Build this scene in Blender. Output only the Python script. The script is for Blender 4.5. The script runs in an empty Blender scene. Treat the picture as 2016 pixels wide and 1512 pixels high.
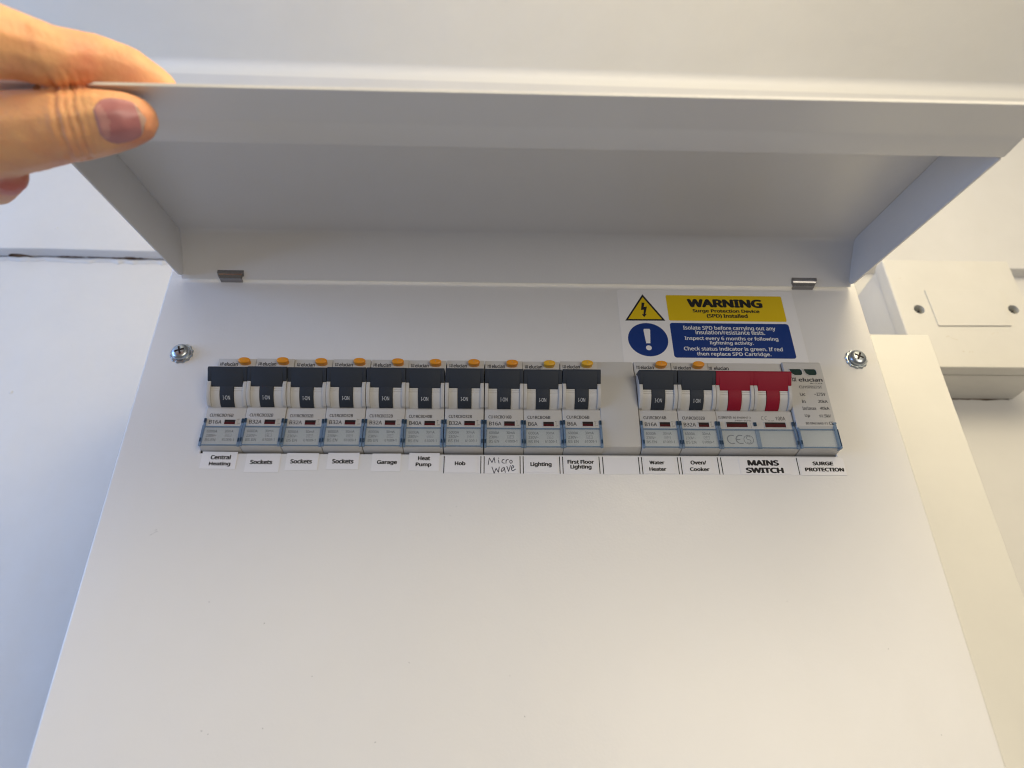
import bpy, bmesh, math, random
from mathutils import Vector, Matrix, noise
from mathutils.bvhtree import BVHTree

# ------------------------------------------------------------------ camera, world, lamps
# world units are metres; builders below take millimetres. x right, y into the wall, z up.
# origin: lower left corner of the breaker opening on the front cover.
MM = 0.001
S = bpy.context.scene
COL = S.collection
rnd = random.Random(4)

cd = bpy.data.cameras.new('camera')
cam = bpy.data.objects.new('camera', cd)
COL.objects.link(cam)
pit, yaw, rol = math.radians(30.0504), math.radians(2.1142), math.radians(-0.5736)
rt = Vector((math.cos(yaw), -math.sin(yaw), 0))
fw = Vector((math.sin(yaw) * math.cos(pit), math.cos(yaw) * math.cos(pit), math.sin(pit)))
up = rt.cross(fw)
r2 = math.cos(rol) * rt + math.sin(rol) * up
u2 = -math.sin(rol) * rt + math.cos(rol) * up
CAMP = Vector((128.505, -295.144, -134.552)) * MM
m = Matrix((r2, u2, -fw)).transposed().to_4x4()
m.translation = CAMP
cam.matrix_world = m
cd.sensor_width = 36
cd.lens = 36 * 1400 / 2016
cd.clip_start = 0.005
cd.clip_end = 50
cd.dof.use_dof = True
cd.dof.focus_distance = 0.335
cd.dof.aperture_fstop = 8.5
S.camera = cam

W = bpy.data.worlds.new('World')
S.world = W
W.use_nodes = True
bg = W.node_tree.nodes['Background']
bg.inputs[0].default_value = (1.0, 0.94, 0.88, 1)
bg.inputs[1].default_value = 0.165


def bulb(name, loc, radius, power, color):
    d = bpy.data.lights.new(name, 'POINT')
    d.shadow_soft_size = radius
    d.energy = power
    d.color = color
    o = bpy.data.objects.new(name, d)
    COL.objects.link(o)
    o.location = Vector(loc)
    return o


def lamp(name, loc, aim, size, power, color, shape='SQUARE'):
    d = bpy.data.lights.new(name, 'AREA')
    d.shape = shape
    d.size = size
    d.energy = power
    d.color = color
    o = bpy.data.objects.new(name, d)
    COL.objects.link(o)
    o.location = Vector(loc)
    o.rotation_euler = (Vector(aim) - Vector(loc)).to_track_quat('-Z', 'Y').to_euler()
    return o


bulb('ceiling_lamp', (0.33, -0.42, 0.275), 0.12, 6.8, (1.0, 0.84, 0.55))
lamp('ceiling_bounce', (0.18, -0.55, 0.39), (0.18, -0.55, -1.0), 0.7, 1.7, (1.0, 0.87, 0.58))
lamp('room_fill', (0.95, -1.7, -0.35), (0.12, 0.0, 0.05), 1.0, 12.0, (1.0, 0.90, 0.74))  # added fill from low in front, lifts the cover below the lid
lamp('window_light', (-0.95, -0.34, 0.05), (-0.15, 0.10, 0.12), 0.6, 8.2, (0.30, 0.52, 1.0))

S.view_settings.view_transform = 'Standard'
S.view_settings.look = 'None'
S.view_settings.gamma = 1
S.view_settings.exposure = 0
S.cycles.filter_width = 1.1


# ------------------------------------------------------------------ materials
def mat(name, col, rough=0.5, spec=0.5, metal=0.0, bump=None, mottle=None, sss=None, coat=0.0, trans=0.0, ior=1.5):
    mt = bpy.data.materials.new(name)
    mt.use_nodes = True
    nt = mt.node_tree
    b = nt.nodes['Principled BSDF']
    b.inputs['Base Color'].default_value = (*col, 1)
    b.inputs['Roughness'].default_value = rough
    b.inputs['Specular IOR Level'].default_value = spec
    b.inputs['Metallic'].default_value = metal
    b.inputs['IOR'].default_value = ior
    if coat:
        b.inputs['Coat Weight'].default_value = coat
        b.inputs['Coat Roughness'].default_value = 0.1
    if trans:
        b.inputs['Transmission Weight'].default_value = trans
    tc = nt.nodes.new('ShaderNodeTexCoord')
    if mottle:
        sc, amt = mottle
        n = nt.nodes.new('ShaderNodeTexNoise')
        n.inputs['Scale'].default_value = sc
        n.inputs['Detail'].default_value = 5
        n.inputs['Roughness'].default_value = 0.65
        nt.links.new(tc.outputs['Object'], n.inputs['Vector'])
        rp = nt.nodes.new('ShaderNodeValToRGB')
        rp.color_ramp.elements[0].position = 0.3
        rp.color_ramp.elements[1].position = 0.7
        rp.color_ramp.elements[0].color = (*[c * (1 - amt) for c in col], 1)
        rp.color_ramp.elements[1].color = (*[min(1, c * (1 + amt)) for c in col], 1)
        nt.links.new(n.outputs['Fac'], rp.inputs['Fac'])
        nt.links.new(rp.outputs['Color'], b.inputs['Base Color'])
    if bump:
        prev = None
        for sc, dist in bump:
            n = nt.nodes.new('ShaderNodeTexNoise')
            n.inputs['Scale'].default_value = sc
            n.inputs['Detail'].default_value = 3
            nt.links.new(tc.outputs['Object'], n.inputs['Vector'])
            bp = nt.nodes.new('ShaderNodeBump')
            bp.inputs['Strength'].default_value = 1
            bp.inputs['Distance'].default_value = dist
            nt.links.new(n.outputs['Fac'], bp.inputs['Height'])
            if prev:
                nt.links.new(prev.outputs['Normal'], bp.inputs['Normal'])
            prev = bp
        nt.links.new(prev.outputs['Normal'], b.inputs['Normal'])
    if sss:
        b.inputs['Subsurface Weight'].default_value = sss[0]
        b.inputs['Subsurface Radius'].default_value = sss[1]
        b.inputs['Subsurface Scale'].default_value = sss[2]
    return mt


def tint(name, col, gloss, opacity=0.0, opcol=(0.1, 0.3, 0.5), rough=0.08):
    """clear tinted plastic: tinted transparency, a bit of body colour, glossy skin"""
    mt = bpy.data.materials.new(name)
    mt.use_nodes = True
    nt = mt.node_tree
    nt.nodes.clear()
    out = nt.nodes.new('ShaderNodeOutputMaterial')
    t = nt.nodes.new('ShaderNodeBsdfTransparent')
    t.inputs[0].default_value = (*col, 1)
    d = nt.nodes.new('ShaderNodeBsdfDiffuse')
    d.inputs[0].default_value = (*opcol, 1)
    m1 = nt.nodes.new('ShaderNodeMixShader')
    m1.inputs[0].default_value = opacity
    g = nt.nodes.new('ShaderNodeBsdfGlossy')
    g.inputs['Roughness'].default_value = rough
    fr = nt.nodes.new('ShaderNodeFresnel')
    fr.inputs[0].default_value = 1.45
    mu = nt.nodes.new('ShaderNodeMath')
    mu.operation = 'MULTIPLY'
    mu.inputs[1].default_value = gloss
    m2 = nt.nodes.new('ShaderNodeMixShader')
    L = nt.links.new
    L(t.outputs[0], m1.inputs[1]); L(d.outputs[0], m1.inputs[2])
    L(fr.outputs[0], mu.inputs[0]); L(mu.outputs[0], m2.inputs[0])
    L(m1.outputs[0], m2.inputs[1]); L(g.outputs[0], m2.inputs[2])
    L(m2.outputs[0], out.inputs[0])
    return mt


M = {}
M['wall'] = mat('wall_paint', (0.61, 0.605, 0.60), 0.55, 0.3, bump=[(20, 0.0020), (90, 0.00016), (420, 0.00007)], mottle=(9, 0.035))
M['ceiling'] = mat('ceiling_paint', (0.76, 0.745, 0.70), 0.75, 0.2, bump=[(22, 0.0012), (380, 0.0001)], mottle=(6, 0.03))
M['crack'] = mat('bare_plaster_in_crack', (0.10, 0.065, 0.045), 0.95, 0.1, mottle=(300, 0.6))
M['filler'] = mat('old_filler', (0.62, 0.61, 0.60), 0.9, 0.1, bump=[(500, 0.0006)], mottle=(160, 0.2))
M['steel_white'] = mat('white_powder_coat', (0.74, 0.73, 0.72), 0.30, 0.5, bump=[(900, 0.00005), (35, 0.0004)], mottle=(14, 0.012))
M['pvc'] = mat('white_pvc', (0.60, 0.59, 0.565), 0.32, 0.5, bump=[(60, 0.0002)], mottle=(40, 0.025))
M['grey_plastic'] = mat('light_grey_plastic', (0.56, 0.545, 0.52), 0.42, 0.45, bump=[(3500, 0.00002)])
M['grey_light'] = mat('pale_grey_plastic', (0.62, 0.605, 0.58), 0.38, 0.45)
M['dark'] = mat('charcoal_plastic', (0.030, 0.037, 0.050), 0.58, 0.28, bump=[(3500, 0.00002)])
M['red'] = mat('red_plastic', (0.29, 0.005, 0.024), 0.58, 0.28)
M['window_red'] = mat('dark_red_flag', (0.075, 0.004, 0.006), 0.5, 0.25)
M['window_dark'] = mat('dark_slot', (0.02, 0.012, 0.012), 0.5, 0.3)
M['green'] = mat('dark_green_flag', (0.008, 0.034, 0.027), 0.45, 0.3)
M['orange'] = mat('orange_plastic', (0.80, 0.30, 0.012), 0.40, 0.5)
M['amber'] = mat('amber_plastic', (0.78, 0.42, 0.02), 0.40, 0.5)
M['black'] = mat('black_ink', (0.012, 0.012, 0.014), 0.6, 0.3)
M['ink'] = mat('grey_ink', (0.06, 0.06, 0.07), 0.7, 0.2)
M['ink_pale'] = mat('faint_grey_ink', (0.30, 0.30, 0.31), 0.7, 0.2)
M['ink_white'] = mat('white_ink', (0.72, 0.73, 0.74), 0.6, 0.3)
M['pen'] = mat('blue_black_pen', (0.03, 0.027, 0.055), 0.6, 0.2)
M['paper'] = mat('label_paper', (0.80, 0.79, 0.80), 0.5, 0.3)
M['vinyl'] = mat('white_vinyl', (0.80, 0.79, 0.79), 0.4, 0.4)
M['yellow'] = mat('yellow_print', (0.70, 0.49, 0.001), 0.4, 0.4)
M['blue'] = mat('blue_print', (0.001, 0.030, 0.19), 0.4, 0.4)
M['zinc'] = mat('zinc_plated_steel', (0.46, 0.50, 0.53), 0.30, 0.5, metal=1.0, bump=[(1500, 0.00004)])
M['clip_steel'] = mat('bright_spring_steel', (0.36, 0.35, 0.35), 0.25, 0.5, metal=1.0)
M['trunking'] = mat('white_trunking_pvc', (0.64, 0.635, 0.615), 0.34, 0.5, bump=[(60, 0.0002)], mottle=(30, 0.02))
M['smudge'] = mat('faint_smudge', (0.56, 0.53, 0.47), 0.6, 0.2)
M['caulk'] = mat('white_caulk', (0.73, 0.72, 0.69), 0.5, 0.3, bump=[(60, 0.0006)])
M['inside'] = mat('interior_shade', (0.02, 0.02, 0.02), 0.8, 0.2)
M['cover'] = tint('clear_blue_cover', (0.97, 0.99, 1.0), 0.5, 0.16, (0.72, 0.78, 0.84), 0.25)
M['clip'] = tint('blue_cover_edge', (0.60, 0.74, 0.87), 0.6, 0.34, (0.40, 0.52, 0.66))
M['clip_dark'] = tint('cover_recess_shade_and_edge', (0.20, 0.32, 0.46), 0.6, 0.5, (0.05, 0.10, 0.16))


# ------------------------------------------------------------------ mesh helpers (millimetres in)
class MB:
    def __init__(s):
        s.v, s.f, s.m, s.sm = [], [], [], []

    def add(s, vs, fs, mi=0, smooth=False):
        o = len(s.v)
        s.v += [tuple(v) for v in vs]
        for f in fs:
            s.f.append([i + o for i in f])
            s.m.append(mi)
            s.sm.append(smooth)
        return s

    def box(s, x0, x1, y0, y1, z0, z1, mi=0):
        vs = [(x, y, z) for x in (x0, x1) for y in (y0, y1) for z in (z0, z1)]
        return s.add(vs, [(0, 1, 3, 2), (4, 6, 7, 5), (0, 4, 5, 1), (2, 3, 7, 6), (0, 2, 6, 4), (1, 5, 7, 3)], mi)

    def prism_x(s, poly, x0, x1, mi=0, smooth=False):
        """poly of (p, z), p = how far it stands out towards the room"""
        n = len(poly)
        vs = [(x0, -p, z) for p, z in poly] + [(x1, -p, z) for p, z in poly]
        fs = [(i, (i + 1) % n, n + (i + 1) % n, n + i) for i in range(n)]
        s.add(vs, fs, mi, smooth)
        o = len(s.v) - 2 * n
        s.f += [list(range(o, o + n))[::-1], list(range(o + n, o + 2 * n))]
        s.m += [mi, mi]
        s.sm += [False, False]
        return s

    def prism_y(s, poly, y0, y1, mi=0):
        """poly of (x, z) pushed from y0 (front) to y1 (back)"""
        n = len(poly)
        vs = [(x, y0, z) for x, z in poly] + [(x, y1, z) for x, z in poly]
        fs = [(i, (i + 1) % n, n + (i + 1) % n, n + i) for i in range(n)]
        fs += [tuple(range(n))[::-1], tuple(range(n, 2 * n))]
        return s.add(vs, fs, mi)

    def lathe_y(s, cx, cz, prof, n=28, mi=0, smooth=True, wob=None):
        """prof of (radius, p) revolved about the y axis through (cx, cz)"""
        vs, fs = [], []
        for k, (r, p) in enumerate(prof):
            for i in range(n):
                a = 2 * math.pi * i / n
                rr = r * (wob(i, k) if wob else 1)
                vs.append((cx + rr * math.cos(a), -p, cz + rr * math.sin(a)))
        for k in range(len(prof) - 1):
            for i in range(n):
                j = (i + 1) % n
                fs.append((k * n + i, k * n + j, (k + 1) * n + j, (k + 1) * n + i))
        fs.append(tuple(range(len(vs) - n, len(vs))))
        return s.add(vs, fs, mi, smooth)

    def text(s, t, x0, x1, z0, z1, y, bold=0.0, mi=0, place=None):
        vs, fs = glyphs(t, bold)
        us = [v[0] for v in vs]; ws = [v[1] for v in vs]
        a, b, c, d = min(us), max(us), min(ws), max(ws)
        out = []
        for u, w, li in vs:
            x = x0 + (u - a) / (b - a) * (x1 - x0)
            z = z0 + (w - c) / max(d - c, 1e-6) * (z1 - z0)
            out.append(place(x, z) if place else (x, y - li * 0.008, z))
        return s.add(out, fs, mi)

    def stroke(s, pts, w, y, mi=0):
        for a, b in zip(pts[:-1], pts[1:]):
            d = Vector((b[0] - a[0], b[1] - a[1]))
            if d.length < 1e-6:
                continue
            d.normalize()
            n = Vector((-d.y, d.x)) * w / 2
            e = d * w * 0.3
            s.add([(a[0] - e.x + n.x, y, a[1] - e.y + n.y), (a[0] - e.x - n.x, y, a[1] - e.y - n.y),
                   (b[0] + e.x - n.x, y, b[1] + e.y - n.y), (b[0] + e.x + n.x, y, b[1] + e.y + n.y)], [(0, 1, 2, 3)], mi)
            y -= 0.002
        return s

    def build(s, name, mats, parent=None, bevel=0, seg=2, ang=30, loc=None, autosmooth=None):
        me = bpy.data.meshes.new(name)
        org = Vector(loc) if loc else Vector((0, 0, 0))
        me.from_pydata([((Vector(v) - org) * MM) for v in s.v], [], s.f)
        for mm in (mats if isinstance(mats, (list, tuple)) else [mats]):
            me.materials.append(mm)
        for p, mi, sm in zip(me.polygons, s.m, s.sm):
            p.material_index = mi
            p.use_smooth = sm
        bm = bmesh.new()
        bm.from_mesh(me)
        if bevel:
            bmesh.ops.remove_doubles(bm, verts=bm.verts, dist=1e-7)
            bmesh.ops.recalc_face_normals(bm, faces=bm.faces)
            es = [e for e in bm.edges if len(e.link_faces) == 2 and e.calc_face_angle(0) > math.radians(ang)]
            bmesh.ops.bevel(bm, geom=es, offset=bevel * MM, segments=seg, profile=0.6, affect='EDGES', clamp_overlap=True)
            for f in bm.faces:
                f.smooth = True
        bm.to_mesh(me)
        bm.free()
        if bevel:
            try:
                me.set_sharp_from_angle(angle=math.radians(autosmooth or 25))
            except Exception:
                pass
        o = bpy.data.objects.new(name, me)
        COL.objects.link(o)
        if loc:
            o.location = org * MM
        if parent:
            o.parent = parent
        return o


GC = {}
try:      # the sans face that ships inside Blender; falls back to the built-in one
    FONT = bpy.data.fonts.load(bpy.utils.resource_path('LOCAL') + '/datafiles/fonts/NotoSansMath-Regular.woff2')
except Exception:
    FONT = None


def glyphs(t, bold):
    k = (t, bold)
    if k not in GC:
        cu = bpy.data.curves.new('glyph', 'FONT')
        cu.body = t
        cu.resolution_u = 3
        if FONT: cu.font = FONT
        ob = bpy.data.objects.new('glyph', cu)
        COL.objects.link(ob)
        me = ob.to_mesh()
        base = [(v.co.x, v.co.y) for v in me.vertices]
        bf = [tuple(p.vertices) for p in me.polygons]
        sh = [(0, 0)] + ([(-bold, 0), (bold, 0), (0, -bold * 0.7), (0, bold * 0.7)] if bold else [])
        if bold > 0.03: sh += [(-bold / 2, bold * .5), (bold / 2, -bold * .5), (bold / 2, bold * .5), (-bold / 2, -bold * .5)]
        vv, ff = [], []
        for li, (dx, dy) in enumerate(sh):
            o_ = len(vv)
            vv += [(x + dx, y + dy, li) for x, y in base]
            ff += [tuple(i + o_ for i in f) for f in bf]
        GC[k] = (vv, ff)
        ob.to_mesh_clear()
        bpy.data.objects.remove(ob)
        bpy.data.curves.remove(cu)
    return GC[k]


def tag(o, label, cat, group=None, kind=None):
    if label: o['label'] = label
    if cat: o['category'] = cat
    if group: o['group'] = group
    if kind: o['kind'] = kind
    return o


def thing(name, loc, label, cat, group=None):
    o = bpy.data.objects.new(name, None)
    o.empty_display_size = 0.005
    COL.objects.link(o)
    o.location = Vector(loc) * MM
    return tag(o, label, cat, group)


def struct(o):
    o['kind'] = 'structure'
    return o


def rrect(x0, x1, z0, z1, r, n=4):
    out = []
    for cx, cz, a0 in ((x1 - r, z1 - r, 0), (x0 + r, z1 - r, 90), (x0 + r, z0 + r, 180), (x1 - r, z0 + r, 270)):
        for i in range(n + 1):
            a = math.radians(a0 + 90 * i / n)
            out.append((cx + r * math.cos(a), cz + r * math.sin(a)))
    return out


# ------------------------------------------------------------------ walls and ceiling
YL, YU = 112.0, 102.0          # lower wall face, upper (thicker) wall face


def ledge_z(x):
    return 202.6 - 0.008 * (x + 200) + 0.5 * noise.noise(Vector((x * 0.02, 3.1, 0))) + 0.25 * noise.noise(Vector((x * 0.11, 7.7, 0)))


mb = MB()
mb.add([(-1500, YL, -900), (1500, YL, -900), (1500, YL, 215), (-1500, YL, 215)], [(0, 1, 2, 3)])
struct(mb.build('wall', M['wall']))

mb = MB()
xs = [-1500, -700] + [-320 + i * 4 for i in range(0, 235)] + [1000, 1500]
vs, fs = [], []
CZ = 408.0
R = 7.0


def ceil_z(x):
    return CZ - 0.012 * (x + 140)


for x in xs:
    lz = ledge_z(x)
    cz = ceil_z(x)
    vs += [(x, YL + 6, lz), (x, YU + 0.9, lz), (x, YU + 0.25, lz + 0.25), (x, YU, lz + 0.9), (x, YU, cz - R - 5)]
    for k in range(1, 8):
        a = math.radians(90 * k / 7)
        wob = 1 + 0.06 * noise.noise(Vector((x * 0.03, k, 1)))
        vs.append((x, YU - R * wob * (1 - math.cos(a)), cz - R - 0.02 + R * math.sin(a)))
n = 12
for i in range(len(xs) - 1):
    for k in range(n - 1):
        fs.append((i * n + k, (i + 1) * n + k, (i + 1) * n + k + 1, i * n + k + 1))
mb.add(vs, fs, 0, True)
mb.m = [1 if (i % (n - 1)) >= 4 else 0 for i in range(len(mb.f))]
o = mb.build('upper_wall', [M['wall'], M['caulk']])
o.data.set_sharp_from_angle(angle=math.radians(50))
struct(o)

mb = MB()
mb.add([(x, y, ceil_z(x)) for x in (-1500, 1500) for y in (YL, -2500)], [(0, 1, 3, 2)])
struct(mb.build('ceiling', M['ceiling']))

# ragged old filler and the open crack under the ledge
mb = MB()
vs, fs = [], []
xs = [-300 + i * 1.2 for i in range(0, 260)]
for x in xs:
    a = noise.noise(Vector((x * 0.045, 0, 5))) + 0.6 * noise.noise(Vector((x * 0.16, 2, 5)))
    gap = max(0.0, 0.9 + 2.2 * a) if x > -225 else 0.5
    lump = 1.8 + 1.6 * abs(noise.noise(Vector((x * 0.09, 9, 5)))) + (3.4 if x > -150 else 0.8) * max(0, noise.noise(Vector((x * 0.2, 1, 8))))
    z1 = ledge_z(x) - gap * 0.7
    vs += [(x, YL - 0.1, z1 - lump - 0.8), (x, YL - 1.2 - 0.7 * lump * 0.5, z1 - lump * 0.5), (x, YL - 1.0, z1 - 0.15), (x, YL + 0.5, z1)]
for i in range(len(xs) - 1):
    for k in range(3):
        fs.append((i * 4 + k, (i + 1) * 4 + k, (i + 1) * 4 + k + 1, i * 4 + k + 1))
mb.add(vs, fs, 0, True)
fl = mb.build('filler_bead', M['wall'])
struct(fl)
mb = MB()
vs, fs = [], []
for x in xs:
    h = 0.35 + 2.6 * noise.noise(Vector((x * 0.05, 4, 2))) + 0.8 * noise.noise(Vector((x * 0.3, 4, 2)))
    h = max(0.05, h) if x > -215 else 0.05
    vs += [(x, YL - 1.6 - 1.2 * h, ledge_z(x) - 0.03), (x, YL - 1.2, ledge_z(x) - 0.1 - h * 0.4)]
for i in range(len(xs) - 1):
    fs.append((2 * i, 2 * i + 2, 2 * i + 3, 2 * i + 1))
mb.add(vs, fs, 0, True)
struct(mb.build('plaster_crack', M['crack']))

# open joint between the surface box and the plaster
mb = MB()
vs, fs = [], []
xs2 = [428 + i * 0.8 for i in range(0, 62)]
for x in xs2:
    h = max(0.02, 0.35 + 0.9 * noise.noise(Vector((x * 0.09, 14, 2))) + 0.4 * noise.noise(Vector((x * 0.5, 4, 9))))
    vs += [(x, YL - 0.35, 92.5), (x, YL - 0.12, 92.2 - h)]
for i in range(len(xs2) - 1):
    fs.append((2 * i, 2 * i + 2, 2 * i + 3, 2 * i + 1))
mb.add(vs, fs, 0, True)
struct(mb.build('plaster_crack', M['crack']))
# paint nibs and dents on the left wall
mb = MB()
for x, y, z, r_ in ((-184, YU, 222, 1.3), (-190, YL, 168, 0.8), (-178, YL, 92, 1.5), (-150, YL, 128, 0.7), (-205, YL, 60, 1.2), (-172, YL, 40, 0.8), (-160, YU, 238, 0.8)):
    mb.lathe_y(x, z, [(r_, -y - 0.05), (r_ * 0.7, -y + r_ * 0.16), (r_ * 0.3, -y + r_ * 0.25)], 10)
o = mb.build('paint_nib', M['wall'])
o['kind'] = 'structure'

# ------------------------------------------------------------------ consumer unit: enclosure, front cover, lid, screws, clips
PX0, PX1, PZ0, PZ1 = -37.0, 323.0, -150.0, 111.0
AX0, AX1, AZ0, AZ1 = -0.7, 288.8, -0.75, 46.9
unit = thing('consumer_unit', (143, 112, -150), 'large white metal fuse box with its lid held open above a row of breakers', 'fuse box')
U = Vector((143, 112, -150))


def unit_part(mb, name, mats, **k):
    o = mb.build(name, mats, None, **k)
    o.parent = unit
    o.matrix_parent_inverse = Matrix.Translation(-U * MM)
    return o


mb = MB()   # enclosure: open tray behind the cover
e0, e1, f0, f1 = PX0 + 2, PX1 - 2, PZ0 + 2, PZ1 - 2
mb.box(e0, e0 + 1.2, 6, YL - 10.5, f0, f1)
mb.box(e1 - 1.2, e1, 6, YL - 10.5, f0, f1)
mb.box(e0 + 1.2, e1 - 1.2, 6, YL - 10.5, f1 - 1.2, f1)
mb.box(e0 + 1.2, e1 - 1.2, 6, YL - 10.5, f0, f0 + 1.2)
mb.box(e0, e1, YL - 10.5, YL - 0.3, f0, f1)
unit_part(mb, 'enclosure', M['steel_white'])
mb = MB()
mb.box(-20, 308, 30, 34, -30, 75)  # near-black sheet, paints in the shade seen through the gaps
unit_part(mb, 'dark_backing', M['inside'])

mb = MB()   # front cover: sheet with the breaker opening, edges folded back
r = 1.6
rings = []


def ring(ix, y):
    return [(PX0 + ix, y, PZ0 + ix), (PX1 - ix, y, PZ0 + ix), (PX1 - ix, y, PZ1 - ix), (PX0 + ix, y, PZ1 - ix)]


hole = [(AX0, 0, AZ0), (AX1, 0, AZ0), (AX1, 0, AZ1), (AX0, 0, AZ1)]
rings = [[(x, 1.2, z) for x, _, z in hole], [(x, 0.25, z) for x, _, z in hole], [(x + dx, 0, z + dz) for (x, _, z), dx, dz in zip(hole, (-.25, .25, .25, -.25), (-.25, -.25, .25, .25))]]
rings.append(ring(r, 0))
for k in range(1, 6):
    a = math.radians(90 * k / 5)
    rings.append(ring(r * (1 - math.sin(a)), r * (1 - math.cos(a))))
rings.append(ring(0, 18))
vs = [v for rg in rings for v in rg]
fs = []
for k in range(len(rings) - 1):
    for i in range(4):
        j = (i + 1) % 4
        fs.append((k * 4 + i, k * 4 + j, (k + 1) * 4 + j, (k + 1) * 4 + i))
mb.add(vs, fs, 0, True)
o = unit_part(mb, 'front_cover', M['steel_white'])
o.data.set_sharp_from_angle(angle=math.radians(26))

# lid: folded sheet hinged along the top, swung up by AL
AL = math.radians(76.5)
LX0, LX1, ZH, YH = -29.3, 318.6, 95.9, 1.9
mdir = Vector((0, -math.sin(AL), -math.cos(AL)))
tdir = Vector((0, -math.cos(AL), math.sin(AL)))


def lp(x, a, b):
    return Vector((x, -YH, ZH)) + a * mdir + b * tdir


DP, LL, LF, BL = 21.9, 147.5, 115.2, -1.8


def arc(c, r0, a0, a1, n=5):
    return [(c[0] + r0 * math.cos(math.radians(a0 + (a1 - a0) * i / n)), c[1] + r0 * math.sin(math.radians(a0 + (a1 - a0) * i / n))) for i in range(n + 1)]


prof = [(0, 0), (7.2, 14.4)] + arc((14.5, DP - 5), 5, 152, 90, 6) + [(60, DP + 0.25)] + arc((LF - 2, DP - 2), 2, 90, 0, 5) + [(LF, 2.0)] + arc((LF + 1.4, 1.4), 1.4, 180, 270, 4) + [(LF + 11, 0.85), (LF + 12.2, 0.9), (LF + 13.4, 0.8), (LL, BL)]
TH = 1.0


def offset(pr, d):
    out = []
    for i, p in enumerate(pr):
        a = Vector(pr[max(i - 1, 0)]); b = Vector(pr[min(i + 1, len(pr) - 1)])
        t = (b - a).normalized()
        out.append((p[0] + t.y * d, p[1] - t.x * d))
    return out


inner = offset(prof, -TH)
loop = prof + inner[::-1]
mb = MB()
n = len(loop)
vs = [lp(LX0, *p) for p in loop] + [lp(LX1, *p) for p in loop]
fs = [(i, (i + 1) % n, n + (i + 1) % n, n + i) for i in range(n)]
np_ = len(prof)
for base in (0, n):
    for i in range(np_ - 1):
        fs.append((base + i, base + i + 1, base + n - 2 - i, base + n - 1 - i))
mb.add(vs, fs, 0, True)
lid = unit_part(mb, 'lid', M['steel_white'])
lid.data.set_sharp_from_angle(angle=math.radians(22))
for sx in (LX0, LX1):
    d = 1 if sx == LX0 else -1
    poly = [(5, 0), (2.2, 0.8), (0.8, 2.6), (0.6, 4)] + [(a + 0.1, b - 0.1) for a, b in prof[1:14]] + [(LF - 0.15, 4.0), (LF - 0.1, 0)]
    poly = [(a, max(b, 0)) for a, b in poly]
    mb = MB()
    k = len(poly)
    xa, xb = sx + d * 0.05, sx + d * 1.05
    vs = [lp(xa, *p) for p in poly] + [lp(xb, *p) for p in poly]
    fs = [(i, (i + 1) % k, k + (i + 1) % k, k + i) for i in range(k)] + [tuple(range(k)), tuple(range(k, 2 * k))]
    mb.add(vs, fs)
    so = mb.build('side_flange', M['steel_white'], lid, bevel=0.25, seg=2)

# hinge clips
for cx in (-4.3, 293.3):
    mb = MB()
    pr = [(-1.0, 96.3), (1.6, 96.4), (3.0, 97.1), (3.7, 98.3), (3.9, 99.9), (4.9, 100.0), (4.8, 98.0), (3.9, 96.3), (2.2, 95.4), (-1.0, 95.3)]
    nn = len(pr)
    vs = []
    for x, ins in ((cx - 6.6, 1), (cx - 5.2, 0), (cx + 5.2, 0), (cx + 6.6, 1)):
        for p, z in pr:
            if ins and z < 96.6:
                vs.append((x + (1.1 if x < cx else -1.1), -p, z))
            else:
                vs.append((x, -p, z))
    fs = []
    for s_ in range(3):
        for i in range(nn):
            j = (i + 1) % nn
            fs.append((s_ * nn + i, s_ * nn + j, (s_ + 1) * nn + j, (s_ + 1) * nn + i))
    fs += [tuple(range(nn))[::-1], tuple(range(3 * nn, 4 * nn))]
    mb.add(vs, fs, 0, True)
    o = unit_part(mb, 'hinge_clip', M['clip_steel'])
    o.data.set_sharp_from_angle(angle=math.radians(40))

# cover screws: serrated washer, pan head, cross recess
for cx, cz, ra in ((-20.1, 51.6, 0.35), (311.1, 52.0, -0.5)):
    mb = MB()
    mb.lathe_y(cx, cz, [(5.6, 0.05), (5.5, 0.5), (5.2, 0.9), (3.0, 1.1)], 48, wob=lambda i, k: (1.0 if (i // 2) % 2 else 0.93) if k < 3 else 1)
    w = unit_part(mb, 'washer', M['zinc'])
    for p in w.data.polygons: p.use_smooth = False
    mb = MB()
    mb.lathe_y(cx, cz, [(4.15, 1.0), (4.3, 1.5), (4.2, 2.2), (3.8, 2.9), (3.1, 3.35), (2.2, 3.62), (1.0, 3.74)], 32)
    sc = unit_part(mb, 'screw', M['zinc'])
    mb = MB()
    c, s_ = math.cos(ra), math.sin(ra)
    pts = []
    for k in range(4):
        for q, rr in ((-0.42, 2.2), (0.42, 2.2), (0.6, 0.6)):
            a = k * math.pi / 2 + ra
            if rr == 0.6:
                pts.append((cx + 0.62 * math.cos(a + math.pi / 4), cz + 0.62 * math.sin(a + math.pi / 4)))
            else:
                pts.append((cx + rr * math.cos(a) - q * math.sin(a), cz + rr * math.sin(a) + q * math.cos(a)))
    mb.prism_y(pts, -3.80, -3.55)
    o = mb.build('cross_recess', M['window_dark'], sc)
    mb = MB()

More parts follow.
